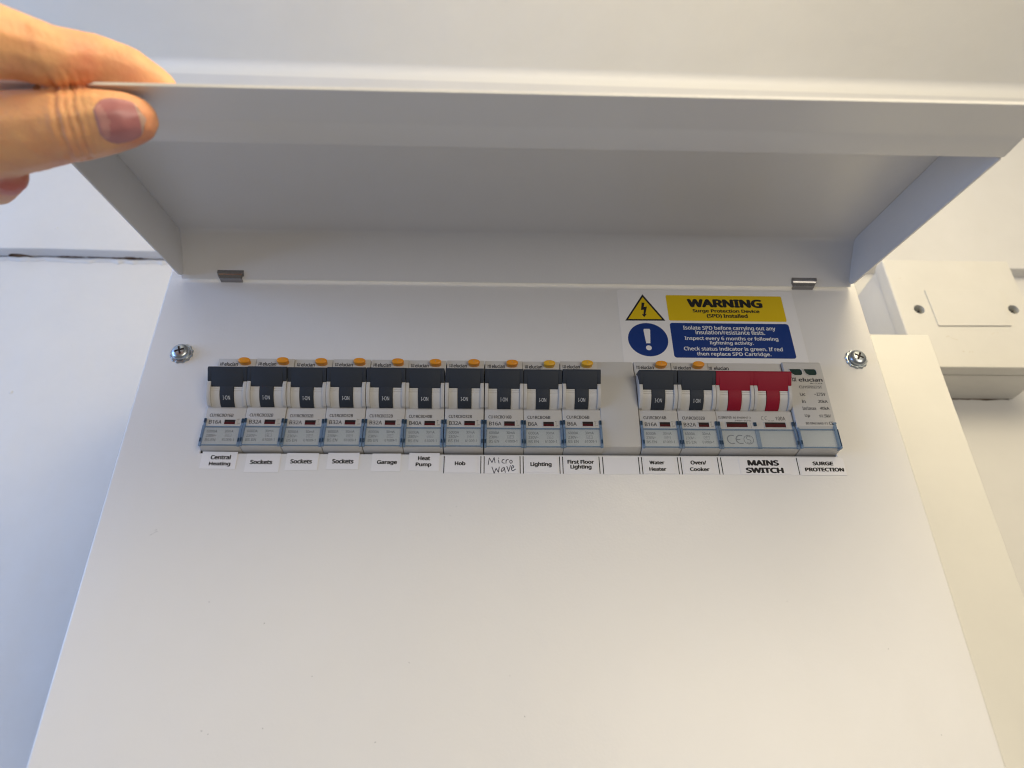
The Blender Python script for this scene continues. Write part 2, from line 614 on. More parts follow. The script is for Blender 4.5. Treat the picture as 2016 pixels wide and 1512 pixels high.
# scuff marks on the cover
mb = MB()
for x0, z0, n_ in ((-13.5, -38.5, 14), (-12.0, -36.5, 8)):
    x, z = x0, z0
    for i in range(n_):
        dx, dz = rnd.uniform(0.1, 0.5), rnd.uniform(-0.2, 0.55)
        if rnd.random() < 0.65:
            mb.stroke([(x, z), (x + dx, z + dz)], rnd.uniform(0.06, 0.14), -0.02)
        x, z = x + dx * 0.6, z + dz * 0.7
for i in range(16):
    x, z = rnd.uniform(-25, 315), rnd.uniform(-118, -20)
    mb.stroke([(x, z), (x + rnd.uniform(-.3, .3), z + rnd.uniform(-.2, .2))], rnd.uniform(0.12, 0.28), -0.02)
unit_part(mb, 'scuff_mark', M['ink_pale'])['kind'] = 'stuff'

# ------------------------------------------------------------------ breakers
ZB = 30.0
RB = 10.0


def barrel_pt(z, r=RB):
    return math.sqrt(max(r * r - (z - ZB) ** 2, 0))


def arc_prof(r, z0, z1, n=14, back=-4):
    a0 = math.asin((z0 - ZB) / r); a1 = math.asin((z1 - ZB) / r)
    pts = [(r * math.cos(a0 + (a1 - a0) * i / n), ZB + r * math.sin(a0 + (a1 - a0) * i / n)) for i in range(n + 1)]
    return pts + [(back, z1), (back, z0)]


LOWER = [(-28, 0.25), (0.0, 0.25), (4.1, 0.7), (4.5, 1.0), (4.5, 19.7), (3.9, 20.6), (-28, 20.6)]
UPPER = [(-28, 38.6), (4.3, 38.6), (4.6, 39.0), (4.6, 46.3), (4.2, 46.6), (-28, 46.6)]


DX = {0: -.15, 1: -.12, 2: -.10, 3: -.08, 4: .02, 5: -.02, 6: .12, 7: .34, 8: .30, 9: .26, 11: -.05, 12: .02}


def mod_body(w, poles):
    """grey body with a well for the toggle drum and ribs between the poles"""
    mb = MB()
    x0, x1 = 0.12, w - 0.12
    mb.prism_x(LOWER, x0, x1)
    mb.prism_x(UPPER, x0, x1)
    mb.box(x0, x1, 6, 26, 20.6, 38.6)
    for k in range(poles):
        a = 18 * k
        for s0, s1 in ((a + 0.09, a + 1.75), (a + 16.25, a + 17.91)):
            mb.prism_x(arc_prof(10.9, 20.62, 37.5, 12, -5.9), s0, s1)
    return mb.build('body', M['grey_plastic'], None, bevel=0.22, seg=2)


def drum_mesh(a=0):
    """light drum either side of the toggle neck, with two fine scored lines"""
    pts = []
    for i in range(25):
        z = 20.7 + (36.5 - 20.7) * i / 24
        pts.append((barrel_pt(z), z))
    pr = []
    for z in [20.7, 21.3, 22, 22.8, 23.7, 24.6, 25.5, 26.2, 26.28, 26.42, 26.5, 27.1, 27.18, 27.32, 27.4, 28.5, 29.5, 31, 33, 35, 36.5]:
        dip = 0.22 if z in (26.28, 26.42, 27.18, 27.32) else 0
        pr.append((barrel_pt(z) - dip, z))
    pr += [(-3, 36.5), (-3, 20.7)]
    mb = MB()
    mb.prism_x(pr, a + 1.8, a + 5.75)
    mb.prism_x(pr, a + 12.25, a + 16.2)
    mb.prism_x([(p - 0.6 if p > 0 else p, z) for p, z in pr], a + 5.75, a + 12.25)
    return mb


def toggle_mesh(a=0, wide0=0.15, wide1=17.85):
    """toggle neck on the drum plus the wide bar, bar corners cut away over the ribs"""
    mb = MB()
    neck = arc_prof(RB + 0.28, 20.65, 33, 14, 2)
    mb.prism_x(neck, a + 5.95, a + 12.05, 0, True)
    bar_hi = [(9.0, 30.9), (10.9, 30.3), (11.3, 30.6), (14.0, 35.2), (14.1, 36.0), (13.5, 36.6), (6.0, 38.3), (6.0, 33)]
    bar_lo = [(9.2, 28.6), (9.9, 28.0), (10.3, 28.4), (14.0, 35.2), (14.1, 36.0), (13.5, 36.6), (6.0, 38.3), (6.0, 33)]
    mb.prism_x(bar_hi, a + wide0, a + 1.9)
    mb.prism_x(bar_lo, a + 1.9, a + 16.1)
    mb.prism_x(bar_hi, a + 16.1, a + wide1)
    return mb


def cover_parts(w, px):
    """clear blue terminal cover: pane with rails, clips at both ends"""
    mb = MB()
    mb.box(1.15, w - 1.15, -5.45, -4.85, 1.2, 9.7, 0)
    pane = mb.build('terminal_cover', [M['cover']], None, bevel=0.12, seg=1)
    mb = MB()
    mb.box(1.15, w - 1.15, -5.75, -4.62, 9.75, 10.15, 0)
    mb.box(1.15, w - 1.15, -5.6, -4.62, 0.85, 1.15, 0)
    for k in px:
        for a, b in ((18 * k + 0.12, 18 * k + 1.15), (18 * k + 16.85, 18 * k + 17.88)):
            if 0 < 18 * k and a < 18 * k + 9 or (a > 18 * k + 9 and 18 * k + 18 < w):
                continue
            mb.box(a, b, -5.6, -4.55, 0.5, 10.6, 0)
            mb.box(a + 0.15, b - 0.15, -5.75, -5.6, 4.8, 9.6, 0)
            mb.box(a, b, -5.0, -4.55, 10.6, 12.2, 0)
            mb.box(a - 0.02, b + 0.02, -5.25, -4.55, 12.2, 14.3, 1)  # dark block, its colour stands in for shade in a recess
            mb.box(a + 0.1, b - 0.1, -5.9, -5.6, 2.3, 4.3, 1)  # lower dark block, recess shade put into the colour
    rails = mb.build('cover_clip', [M['clip'], M['clip_dark']], pane, bevel=0.1, seg=1)
    return pane


def hash_logo(mb, x, z, h, y, mi=0):
    for i in range(2):
        mb.box(x + i * h * 0.36, x + i * h * 0.36 + h * 0.12, y, y + 0.02, z, z + h, mi)
        mb.box(x + h * 0.62, x + h * 0.62 + h * 0.12, y, y + 0.02, z, z + h, mi)
    mb.box(x - h * 0.02, x + h * 0.75, y - 0.004, y, z + h * 0.24, z + h * 0.36, mi)
    mb.box(x - h * 0.02, x + h * 0.75, y - 0.004, y, z + h * 0.64, z + h * 0.76, mi)


def rate_print(code, rating):
    mb = MB()
    y = -4.53
    mb.text(code, 1.9, 1.9 + (11.6 if len(code) > 10 else 10.6), 15.35, 16.95, y, 0.018)
    mb.text(rating, 2.2, 2.2 + 1.42 * len(rating), 11.75, 13.7, y, 0.012)
    # little on / off legend beside the flag
    mb.box(14.75, 15.15, y, y + 0.02, 14.0, 14.3)
    mb.box(15.45, 15.55, y, y + 0.02, 13.9, 14.4)
    mb.box(15.05, 15.12, y, y + 0.02, 12.5, 13.7)
    mb.text('Off', 14.9, 16.1, 11.6, 12.2, y)
    return mb


def small_print():
    mb = MB()
    y = -4.53
    mb.text('6000A', 2.2, 6.9, 7.35, 8.75, y, 0.012)
    mb.text('230V~', 2.2, 6.8, 5.2, 6.6, y, 0.012)
    mb.text('BS EN', 2.2, 6.8, 3.1, 4.5, y, 0.012)
    mb.text('30mA', 10.1, 14.0, 7.45, 8.8, y, 0.012)
    mb.text('61009-1', 9.7, 15.0, 3.2, 4.55, y, 0.012)
    for z0, z1, x0, x1 in ((5.3, 5.4, 10.6, 13.4), (6.7, 6.8, 10.6, 13.4)):
        mb.box(x0, x1, y, y + 0.02, z0, z1)
    for x in (10.6, 12.0, 13.3):
        mb.box(x, x + 0.1, y, y + 0.02, 5.4, 6.7)
    mb.stroke([(10.9, 5.7), (11.3, 6.4), (11.6, 5.7), (11.8, 6.3)], 0.1, y)
    mb.stroke([(12.2, 6.1), (13.1, 6.1)], 0.1, y)
    return mb


def brand_print(mb, x0=1.3, xt=3.2, x1=9.6, z0=42.35, z1=44.45, y=-4.63):
    hash_logo(mb, x0, z0 + 0.05, (z1 - z0) * 0.92, y)
    mb.text('elucian', xt, x1, z0, z1, y, 0.03)
    mb.text('BY CLICK', xt + (x1 - xt) * 0.52, x1 - 0.2, z0 - 0.75, z0 - 0.25, y)


def ion_place(off):
    def f(x, z):
        # bend the letters round the drum
        return (x + off, -(barrel_pt(z, RB + 0.31)), z)
    return f


PART = {}


def parent_local(o, root):
    o.parent = root
    return o


def breaker_master():
    """parts in module coordinates (origin at the lower left corner of the module)"""
    P = []
    P.append(mod_body(18, 1))
    d = drum_mesh().build('drum', M['grey_light'], None, bevel=0.08, seg=1, ang=50); P.append(d)
    t = toggle_mesh().build('toggle', M['dark'], None, bevel=0.25, seg=2, ang=35); P.append(t)
    mb = MB()
    mb.text('I-ON', 7.35, 10.6, 22.75, 24.15, 0, 0.0, 0, ion_place(0))
    l = mb.build('on_marking', M['ink_white'], t)
    # orange test button: oval mushroom on a short stem
    mb = MB()
    prof = [(1.0, 4.4), (1.0, 6.0), (1.08, 6.5), (1.06, 7.1), (0.94, 7.4), (0.5, 7.5)]
    n = 28
    vs, fs = [], []
    for rr, p in prof:
        for i in range(n):
            a = 2 * math.pi * i / n
            ca, sa = math.cos(a), math.sin(a)
            ex = 0.9
            vs.append((12.95 + 2.62 * rr * math.copysign(abs(ca) ** ex, ca), -p, 44.15 + 1.45 * rr * math.copysign(abs(sa) ** ex, sa)))
    for k in range(len(prof) - 1):
        for i in range(n):
            j = (i + 1) % n
            fs.append((k * n + i, k * n + j, (k + 1) * n + j, (k + 1) * n + i))
    fs.append(tuple(range((len(prof) - 1) * n, len(prof) * n)))
    mb.add(vs, fs, 0, True)
    b = mb.build('test_button', M['orange'], None); P.append(b)
    mb = MB()
    mb.text('T', 12.6, 13.3, 43.8, 44.6, -7.52)
    mb.build('button_marking', M['ink_pale'], b)
    mb = MB()
    x0, x1, z0, z1 = 9.1, 14.0, 11.5, 13.85
    mb.box(x0 - 0.28, x0, -4.75, -4.4, z0 - 0.28, z1 + 0.28, 1)
    mb.box(x1, x1 + 0.28, -4.75, -4.4, z0 - 0.28, z1 + 0.28, 1)
    mb.box(x0, x1, -4.75, -4.4, z0 - 0.28, z0, 1)
    mb.box(x0, x1, -4.75, -4.4, z1, z1 + 0.28, 1)
    mb.box(x0, x1, -4.55, -4.40, z0, z0 + 1.25, 0)
    mb.box(x0, x1, -4.53, -4.40, z0 + 1.25, z1, 2)
    P.append(mb.build('status_flag', [M['window_red'], M['grey_plastic'], M['window_dark']], None))
    P.append(cover_parts(18, [0]))
    P.append(small_print().build('small_print', M['ink'], None))
    mb = MB(); brand_print(mb)
    P.append(mb.build('maker_print', M['ink'], None))
    return P


def clone(o, parent):
    c = o.copy()
    COL.objects.link(c)
    c.parent = parent
    for ch in list(o.children):
        clone(ch, c)
    return c


RC = [('CU1RCBO16B', 'B16A', 0, 'leftmost grey breaker, marked B16A, above the Central Heating label'),
      ('CU1RCBO32B', 'B32A', 1, 'grey B32A breaker above the first Sockets label from the left, next to the leftmost breaker'),
      ('CU1RCBO32B', 'B32A', 2, 'grey B32A breaker above the middle one of the three Sockets labels'),
      ('CU1RCBO32B', 'B32A', 3, 'grey B32A breaker above the Sockets label next to Garage'),
      ('CU1RCBO32B', 'B32A', 4, 'grey B32A breaker above the Garage label'),
      ('CU1RCBO40B', 'B40A', 5, 'grey breaker marked B40A above the Heat Pump label'),
      ('CU1RCBO32B', 'B32A', 6, 'grey B32A breaker above the Hob label'),
      ('CU1RCBO16B', 'B16A', 7, 'grey B16A breaker above the handwritten Micro Wave label'),
      ('CU1RCBO6B', 'B6A', 8, 'grey B6A breaker above the label reading only Lighting'),
      ('CU1RCBO6B', 'B6A', 9, 'grey B6A breaker above the First Floor Lighting label, left of the blank'),
      ('CU1RCBO16B', 'B16A', 11, 'grey B16A breaker above the Water Heater label, right of the blank'),
      ('CU1RCBO32B', 'B32A', 12, 'grey B32A breaker above the Oven/ Cooker label, left of the red switch')]
BG = 'grey breakers with charcoal toggles in the fuse box'
PARTS = breaker_master()
for i, (code, rating, k, lab) in enumerate(RC):
    root = thing('circuit_breaker', (18 * k, 0, 0), lab, 'circuit breaker', BG)
    root.location.y = rnd.uniform(-0.00025, 0.00025)
    root.location.x += DX[k] * MM
    root.rotation_euler = (0, math.radians(rnd.uniform(-0.12, 0.12)), 0)
    for p in PARTS:
        if i == 0:
            p.parent = root
        else:
            clone(p, root)
    rate_print(code, rating).build('rating_print', M['ink'], root)
    if i in (8, 9):
        for ch in root.children:
            if ch.name.startswith('test_button'):
                ch.data = ch.data.copy()
                ch.data.materials[0] = M['amber']

# blank filler
root = thing('blanking_module', (180, 0, 0), 'plain light grey blank filler between the First Floor Lighting and Water Heater breakers', 'blank filler')
mb = MB()
pr = [(-28, 0.3), (0, 0.3), (4.0, 1.6), (4.4, 2.4), (4.9, 12), (5.3, 20.5), (6.0, 25), (6.2, 33), (5.6, 38.5), (4.7, 41.5), (4.5, 46.3), (4.2, 46.6), (-28, 46.6)]
mb.prism_x(pr, 0.15, 17.7)
o = mb.build('body', M['grey_plastic'], root, bevel=0.2, seg=2, ang=40, autosmooth=20)

# main switch, two poles
root = thing('main_switch', (234, 0, 0), 'wide two pole main switch with red toggles above the MAINS SWITCH label', 'main switch')
o = mod_body(36, 2); o.parent = root
for k in (0, 1):
    drum_mesh(18 * k).build('drum', M['grey_light'], root, bevel=0.08, seg=1, ang=50)
    toggle_mesh(18 * k, 0.15 if k == 0 else 0.02, 17.98 if k == 0 else 17.85).build('toggle', M['red'], root, bevel=0.25, seg=2, ang=35)
    mb = MB()
    x0, x1, z0, z1 = 18 * k + 4.2, 18 * k + 14.0, 11.6, 14.2
    mb.box(x0 - 0.3, x0, -4.75, -4.4, z0 - 0.3, z1 + 0.3, 1)
    mb.box(x1, x1 + 0.3, -4.75, -4.4, z0 - 0.3, z1 + 0.3, 1)
    mb.box(x0, x1, -4.75, -4.4, z0 - 0.3, z0, 1)
    mb.box(x0, x1, -4.75, -4.4, z1, z1 + 0.3, 1)
    mb.box(x0, x1, -4.55, -4.40, z0, z1 - 0.8, 0)
    mb.box(x0, x1, -4.53, -4.40, z1 - 0.8, z1, 2)
    mb.build('status_flag', [M['window_red'], M['grey_plastic'], M['window_dark']], root)
pane = cover_parts(36, [0, 1]); pane.parent = root
mb = MB()
mb.box(17.0, 18.7, -5.2, -4.55, 0.7, 10.2, 1)
mb.box(16.9, 18.2, -5.1, -4.55, 12.2, 14.0, 0)  # dark block with recess shade in its colour
mb.build('centre_clip', [M['clip_dark'], M['clip']], pane)
mb = MB()
y = -4.53
mb.text('CU2MS100', 0.9, 7.2, 16.1, 17.3, y, 0.012)
mb.text('BS EN60947-3', 8.0, 16.2, 16.15, 17.15, y, 0.004)
mb.text('240V~50Hz', 8.4, 16.2, 14.75, 15.5, y, 0.0)
mb.text('100A', 27.9, 32.4, 15.3, 17.3, y, 0.006)
mb.text('AC-22A', 24.2, 27.0, 14.85, 15.4, y)
mb.stroke([(22.2, 17.3), (21.4, 17.2), (21.1, 16.4), (21.4, 15.6), (22.2, 15.5)], 0.16, y)
mb.stroke([(23.9, 17.3), (23.1, 17.2), (22.8, 16.4), (23.1, 15.6), (23.9, 15.5)], 0.16, y)
mb.stroke([(15.4, 11.4), (15.7, 11.4), (15.7, 13.8)], 0.08, y)


def arcpts(cx, cz, r0, a0, a1, n=16):
    return [(cx + r0 * math.cos(math.radians(a0 + (a1 - a0) * i / n)), cz + r0 * math.sin(math.radians(a0 + (a1 - a0) * i / n))) for i in range(n + 1)]


mb.stroke(arcpts(5.6, 5.4, 2.1, 65, 295), 0.5, y)
mb.stroke(arcpts(9.6, 5.4, 2.1, 65, 295), 0.5, y)
mb.stroke([(7.5, 5.4), (9.3, 5.4)], 0.5, y - 0.05)
mb.stroke(arcpts(13.3, 5.3, 2.2, 0, 360, 28), 0.28, y)
mb.stroke(arcpts(13.3, 6.2, 0.9, 20, 250, 10) + arcpts(13.3, 4.4, 0.9, 70, -160, 10), 0.28, y - 0.05)
brand_print(mb, 0.5, 3.0, 10.2)
mb.build('printing', M['ink'], root)

# surge protector
root = thing('surge_protector', (270, 0, 0), 'flat faced surge protection module with two dark green windows, rightmost in the row', 'surge protector')
SP = [(-28, 0.25), (0, 0.25), (4.6, 0.7), (5.0, 1.1), (5.2, 10.5), (6.3, 12), (6.3, 45.6), (5.6, 46.6), (-28, 46.6)]
mb = MB()
mb.prism_x(SP, 0.3, 19.0)
mb.build('body', M['grey_plastic'], root, bevel=0.35, seg=3, ang=30)
for x0 in (2.9, 9.9):
    mb = MB()
    poly = [(x0, 41.9), (x0 + 0.2, 42.2), (x0 + 5.3, 42.2), (x0 + 5.9, 41.4), (x0 + 5.9, 39.6), (x0 + 5.1, 38.8), (x0 + 2.0, 38.8), (x0 + 0.6, 39.8)]
    cx = sum(p[0] for p in poly) / 8; cz = sum(p[1] for p in poly) / 8
    n = 8
    outer = [(cx + (x - cx) * 1.10, cz + (z - cz) * 1.18) for x, z in poly]
    vs = [(x, -6.28, z) for x, z in outer] + [(x, -6.62, z) for x, z in outer] + [(x, -6.62, z) for x, z in poly] + [(x, -6.33, z) for x, z in poly]
    fs = []
    for a in range(3):
        for i in range(n):
            j = (i + 1) % n
            fs.append((a * n + i, a * n + j, (a + 1) * n + j, (a + 1) * n + i))
    mb.add(vs, fs, 0)
    mb.add([(x, -6.335, z) for x, z in poly], [tuple(range(n))], 1)
    mb.build('status_window', [M['grey_plastic'], M['green']], root)
mb = MB()
y = -6.33
ox = 270
for t, a, b, c, d in (("elucian", 276.3, 287.9, 35.3, 37.5), ("BY CLICK", 281.6, 287.5, 34.0, 34.7), ("CU1SPD275T", 275.8, 286.8, 31.6, 33.1), ("Uc", 275.3, 277.8, 27.5, 29.2), ("~275V", 282.1, 287.6, 27.6, 29.3),
                      ("In", 275.4, 277.1, 23.7, 25.4), ("20kA", 283.1, 287.7, 23.8, 25.5), ("In/Imax", 274.9, 281.4, 20.0, 21.7), ("40kA", 283.2, 287.6, 20.1, 21.8), ("Up", 275.2, 277.6, 15.9, 17.8),
                      ("\u22641.5kV", 281.9, 287.4, 16.1, 17.8), ("BS EN61643-11", 274.8, 284.9, 12.4, 13.6), ("CE", 285.6, 287.8, 12.3, 13.9)):
    mb.text(t, a - ox, b - ox, c, d, y, 0.03 if t == 'elucian' else 0.015)
hash_logo(mb, 3.3, 35.3, 2.4, y)
mb.build('printing', M['ink'], root)
pane = cover_parts(18.9, [0]); pane.parent = root
pane.location = (0.2 * MM, -0.7 * MM, 0)
mb = MB()
mb.box(17.3, 18.5, -5.9, -3.0, 0.4, 12.2, 0)
mb.box(17.2, 18.5, -6.4, -4.4, 12.4, 13.2, 0)
mb.box(17.6, 18.6, -6.2, -4.4, 0.3, 1.2, 0)
mb.box(18.3, 18.6, -6.3, -5.9, 1.2, 9.7, 1)
mb.build('end_clip', [M['clip'], M['clip_dark']], pane)

# ------------------------------------------------------------------ paper labels under the breakers
CARD = -0.06


def label_thing(name, x0, x1, z0, z1, y0, y1, texts, label, skew=0.0, bold=0.04, group='circuit labels under the breakers', ink=None):
    cx, cz = (x0 + x1) / 2, (z0 + z1) / 2
    mb = MB()
    poly = [(x0, z0 - skew), (x1, z0 + skew), (x1, z1 + skew), (x0, z1 - skew)]
    mb.prism_y(poly, y1, y0)
    o = mb.build(name, M['paper'], None, loc=(cx, 0, cz))
    tag(o, label, 'label', group)
    if texts:
        mb = MB()
        for t, a, b, c, d in texts:
            mb.text(t, a, b, c, d, y1 - 0.02, bold)
        l = mb.build('lettering', ink or M['black'], None, loc=(cx, 0, cz))
        l.parent = o
        l.location = (0, 0, 0)
    return o


B0, B1 = -0.02, -0.16
label_thing('paper_label', 0.6, 16.2, -8.4, -0.1, B0, B1, [("Central", 4.6, 13.5, -3.9, -1.7), ("Heating", 4.4, 13.9, -7.3, -5.0)], 'small white paper label reading Central Heating', -0.05)
label_thing('paper_label', 20.4, 35.4, -10.0, -0.9, B0, B1, [("Sockets", 22.3, 32.2, -6.1, -3.9)], 'white paper label reading Sockets, leftmost of the three, beside Central Heating', 0.05)
label_thing('paper_label', 38.1, 52.3, -8.9, -0.6, B0, B1, [("Sockets", 40.0, 49.7, -5.7, -3.5)], 'white paper label reading Sockets, middle one of the three', -0.04)
label_thing('paper_label', 56.4, 70.4, -8.4, -0.3, B0, B1, [("Sockets", 58.5, 68.1, -5.6, -3.3)], 'white paper label reading Sockets, beside the Garage label', 0.06)
label_thing('paper_label', 76.2, 89.0, -9.2, -0.6, B0, B1, [("Garage", 78.5, 87.5, -6.3, -3.8)], 'white paper label reading Garage', 0.03)
label_thing('paper_label', 92.7, 106.4, -8.9, -0.2, B0, B1, [("Heat", 96.7, 102.2, -3.8, -1.8), ("Pump", 95.8, 102.9, -7.3, -4.9)], 'white paper label reading Heat Pump', -0.05)

mb = MB()
mb.box(108.2, 290.6, -0.10, -0.02, -10.1, -1.5)
strip = mb.build('label_strip', M['paper'], None, loc=(199, 0, -6))
tag(strip, 'long white label strip with pairs of black lines, right half below the breakers', 'label strip')
for x in (108.5, 125.0, 126.5, 142.7, 144.1, 160.6, 162.0, 178.6, 180.2, 196.6, 198.0, 214.5, 215.9, 232.9, 234.4, 269.5):
    mb = MB()
    mb.prism_y([(x - 0.2, -10.0), (x + 0.2, -10.0), (x + 0.2, -1.6), (x - 0.2, -1.6)], -0.13, -0.09)
    l = mb.build('divider_line', M['black'], None, loc=(199, 0, -6)); l.parent = strip; l.location = (0, 0, 0)

C0, C1 = -0.13, -0.24
label_thing('paper_label', 109.2, 122.8, -9.7, -1.8, C0, C1, [("Hob", 113.3, 118.1, -6.2, -4.2)], 'white paper label reading Hob on the label strip', 0.02)
label_thing('paper_label', 145.0, 159.6, -9.6, -1.9, C0, C1, [("Lighting", 147.3, 156.9, -7.0, -4.4)], 'white paper label reading only Lighting on the label strip', 0.02)
label_thing('paper_label', 162.8, 177.8, -9.6, -1.7, C0, C1, [("First Floor", 164.1, 176.2, -5.2, -3.2), ("Lighting", 165.3, 174.9, -8.1, -5.6)], 'white paper label reading First Floor Lighting', -0.02)
label_thing('paper_label', 198.9, 212.6, -9.7, -1.9, C0, C1, [("Water", 201.4, 208.3, -5.3, -3.5), ("Heater", 201.0, 208.8, -8.5, -6.7)], 'white paper label reading Water Heater', 0.02)
label_thing('paper_label', 216.8, 230.0, -9.7, -1.9, C0, C1, [("Oven/", 220.2, 227.5, -5.3, -3.3), ("Cooker", 219.5, 228.5, -8.5, -6.6)], 'white paper label reading Oven/ Cooker', -0.02)
label_thing('paper_label', 242.5, 265.5, -9.9, -2.0, C0, C1, [("MAINS", 246.4, 260.9, -5.7, -2.9), ("SWITCH", 245.0, 262.4, -9.3, -6.6)], 'white label reading MAINS SWITCH in heavy capitals', 0.01, 0.05)
label_thing('paper_label', 270.2, 291.2, -10.2, -1.9, C0, C1, [("SURGE", 276.4, 286.0, -5.4, -3.5), ("PROTECTION", 272.3, 290.3, -8.4, -6.5)], 'white label reading SURGE PROTECTION, rightmost of the row', 0.01, 0.05)
STR = [[(128.3, -5.9), (128.8, -2.5), (130.0, -4.8), (131.0, -2.3), (131.4, -4.9)], [(132.9, -3.5), (133.2, -5.1)], [(132.9, -2.5), (133.1, -2.75)], [(135.5, -3.2), (134.9, -3.3), (134.5, -4.0), (134.6, -4.8), (135.6, -5.1)],
       [(136.3, -5.1), (136.4, -3.5)], [(136.35, -4.0), (136.8, -3.3), (137.4, -3.3)], [(138.6, -3.5), (138.1, -3.8), (138.0, -4.5), (138.4, -5.1), (139.0, -4.9), (139.2, -4.1), (138.6, -3.5)],
       [(130.0, -6.9), (130.6, -8.7), (131.0, -10.0), (131.9, -7.6), (132.9, -9.5), (133.3, -6.9)], [(135.5, -7.1), (134.6, -7.5), (134.2, -8.5), (134.4, -9.2), (135.3, -8.4), (135.6, -7.3), (136.0, -9.5)],
       [(136.7, -6.6), (137.5, -9.0), (138.3, -6.2)], [(138.7, -7.7), (139.7, -7.1), (139.8, -6.5), (139.3, -6.1), (138.8, -6.9), (138.8, -8.2), (139.4, -8.8), (140.6, -7.9)]]
o = label_thing('paper_label', 127.3, 142.0, -9.9, -1.7, C0, C1, None, 'white paper label with Micro Wave handwritten in pen', 0)
mb = MB()
for s_ in STR:
    mb.stroke(s_, 0.34, C1 - 0.02)
l = mb.build('handwriting', M['pen'], None, loc=((127.3 + 142.0) / 2, 0, -5.8)); l.parent = o; l.location = (0, 0, 0)

# ------------------------------------------------------------------ warning sticker
mb = MB()
mb.prism_y(rrect(194.6, 287.0, 48.6, 93.6, 1.0), -0.14, -0.02)
st = mb.build('warning_sticker', M['vinyl'], None, loc=(240, 0, 71))
tag(st, 'rectangular sticker with yellow WARNING panel, black triangle and blue notice panel above the red switch', 'sticker')


def st_part(mb, name, mats):
    o = mb.build(name, mats, None, loc=(240, 0, 71))
    o.parent = st
    o.location = (0, 0, 0)
    return o


mb = MB()
mb.prism_y([(197.4, 74.1), (218.0, 74.3), (207.8, 90.9)], -0.17, -0.13, 0)
mb.prism_y([(199.0, 75.05), (216.3, 75.2), (207.75, 89.0)], -0.20, -0.165, 1)
mb.prism_y([(206.9, 85.6), (208.4, 85.4), (207.7, 82.7), (209.4, 83.0), (208.1, 78.3), (208.9, 78.5), (207.3, 76.3), (206.3, 78.1), (207.1, 78.2), (207.6, 81.0), (206.1, 80.7)], -0.22, -0.195, 0)
st_part(mb, 'danger_triangle', [M['black'], M['yellow']])
mb = MB()
mb.prism_y(rrect(219.9, 280.8, 74.4, 90.6, 0.8), -0.17, -0.13, 0)
for t, a, b, c, d, bo in (("WARNING", 230.6, 270.0, 82.9, 88.3, 0.05), ("Surge Protection Device", 232.8, 267.7, 79.1, 81.8, 0.035), ("(SPD) Installed", 239.7, 261.0, 76.1, 78.9, 0.035)):
    mb.text(t, a, b, c, d, -0.19, bo, 1)
st_part(mb, 'warning_panel', [M['yellow'], M['black']])
mb = MB()
mb.prism_y([(207.9 + 10.1 * math.cos(i * math.pi / 24), 62.7 + 10.0 * math.sin(i * math.pi / 24)) for i in range(48)], -0.17, -0.13, 0)
mb.prism_y([(206.7, 60.4), (208.8, 60.4), (209.5, 68.4), (209.2, 69.1), (206.4, 69.1), (206.1, 68.4)], -0.20, -0.165, 1)
mb.prism_y([(207.75 + 1.45 * math.cos(i * math.pi / 10), 57.7 + 1.45 * math.sin(i * math.pi / 10)) for i in range(20)], -0.20, -0.165, 1)
st_part(mb, 'mandatory_circle', [M['blue'], M['vinyl']])
mb = MB()
mb.prism_y(rrect(219.9, 281.2, 52.1, 73.0, 1.4), -0.17, -0.13, 0)
for t, a, b, c, d in (("Isolate SPD before carrying out any", 226.5, 273.9, 68.2, 71.4), ("insulation/resistance tests.", 232.5, 268.0, 66.1, 68.7), ("Inspect every 6 months or following", 226.5, 274.1, 62.0, 64.9),
                      ("lightning activity.", 239.0, 261.1, 59.5, 62.1), ("Check status indicator is green. If red", 225.3, 275.2, 55.7, 58.7), ("then replace SPD Cartridge.", 231.4, 268.8, 52.8, 55.6)):
    mb.text(t, a, b, c, d, -0.19, 0.02, 1)
st_part(mb, 'notice_panel', [M['blue'], M['ink_white']])

# ------------------------------------------------------------------ blank plate on its box, and the trunking
PLX0, PLX1, PLZ0, PLZ1 = 392.3, 479.2, 91.5, 176.5
pl = thing('blank_plate', (436, YL, 130), 'square white blank plate with two screw holes, right of the fuse box', 'blank plate')


def pl_part(mb, name, mats, **k):
    o = mb.build(name, mats, None, **k)
    o.parent = pl
    o.matrix_parent_inverse = Matrix.Translation(-Vector((436, YL, 130)) * MM)
    return o


mb = MB()
mb.box(PLX0 + 1.2, PLX1 + 0.2, 81.0, YL - 0.2, PLZ0 + 0.8, PLZ1 - 1.2)
pl_part(mb, 'back_box', M['pvc'], bevel=0.8, seg=2)
mb = MB()
mb.box(PLX0 + 0.6, PLX0 + 2.0, 79.2, 81.2, PLZ0 + 1, PLZ1 - 1)
pl_part(mb, 'rim', M['pvc'], bevel=0.3)
# plate with two round screw wells
hc = [(406.0, 135.2), (468.7, 136.0)]
mb = MB()
mb.box(PLX0, PLX1, 70, 79.6, PLZ0, PLZ1)
fp = pl_part(mb, 'faceplate', M['pvc'], bevel=1.1, seg=3)
cut = MB()
for cx, cz in hc:
    cut.prism_y([(cx + 3.5 * math.cos(i * math.pi / 14), cz + 3.5 * math.sin(i * math.pi / 14)) for i in range(28)], 60, 75.2)
co = cut.build('cutter', M['pvc'], None, bevel=0.01, seg=1)
bo = fp.modifiers.new('holes', 'BOOLEAN')
bo.object = co
bo.operation = 'DIFFERENCE'
bo.solver = 'EXACT'
dg = bpy.context.evaluated_depsgraph_get()
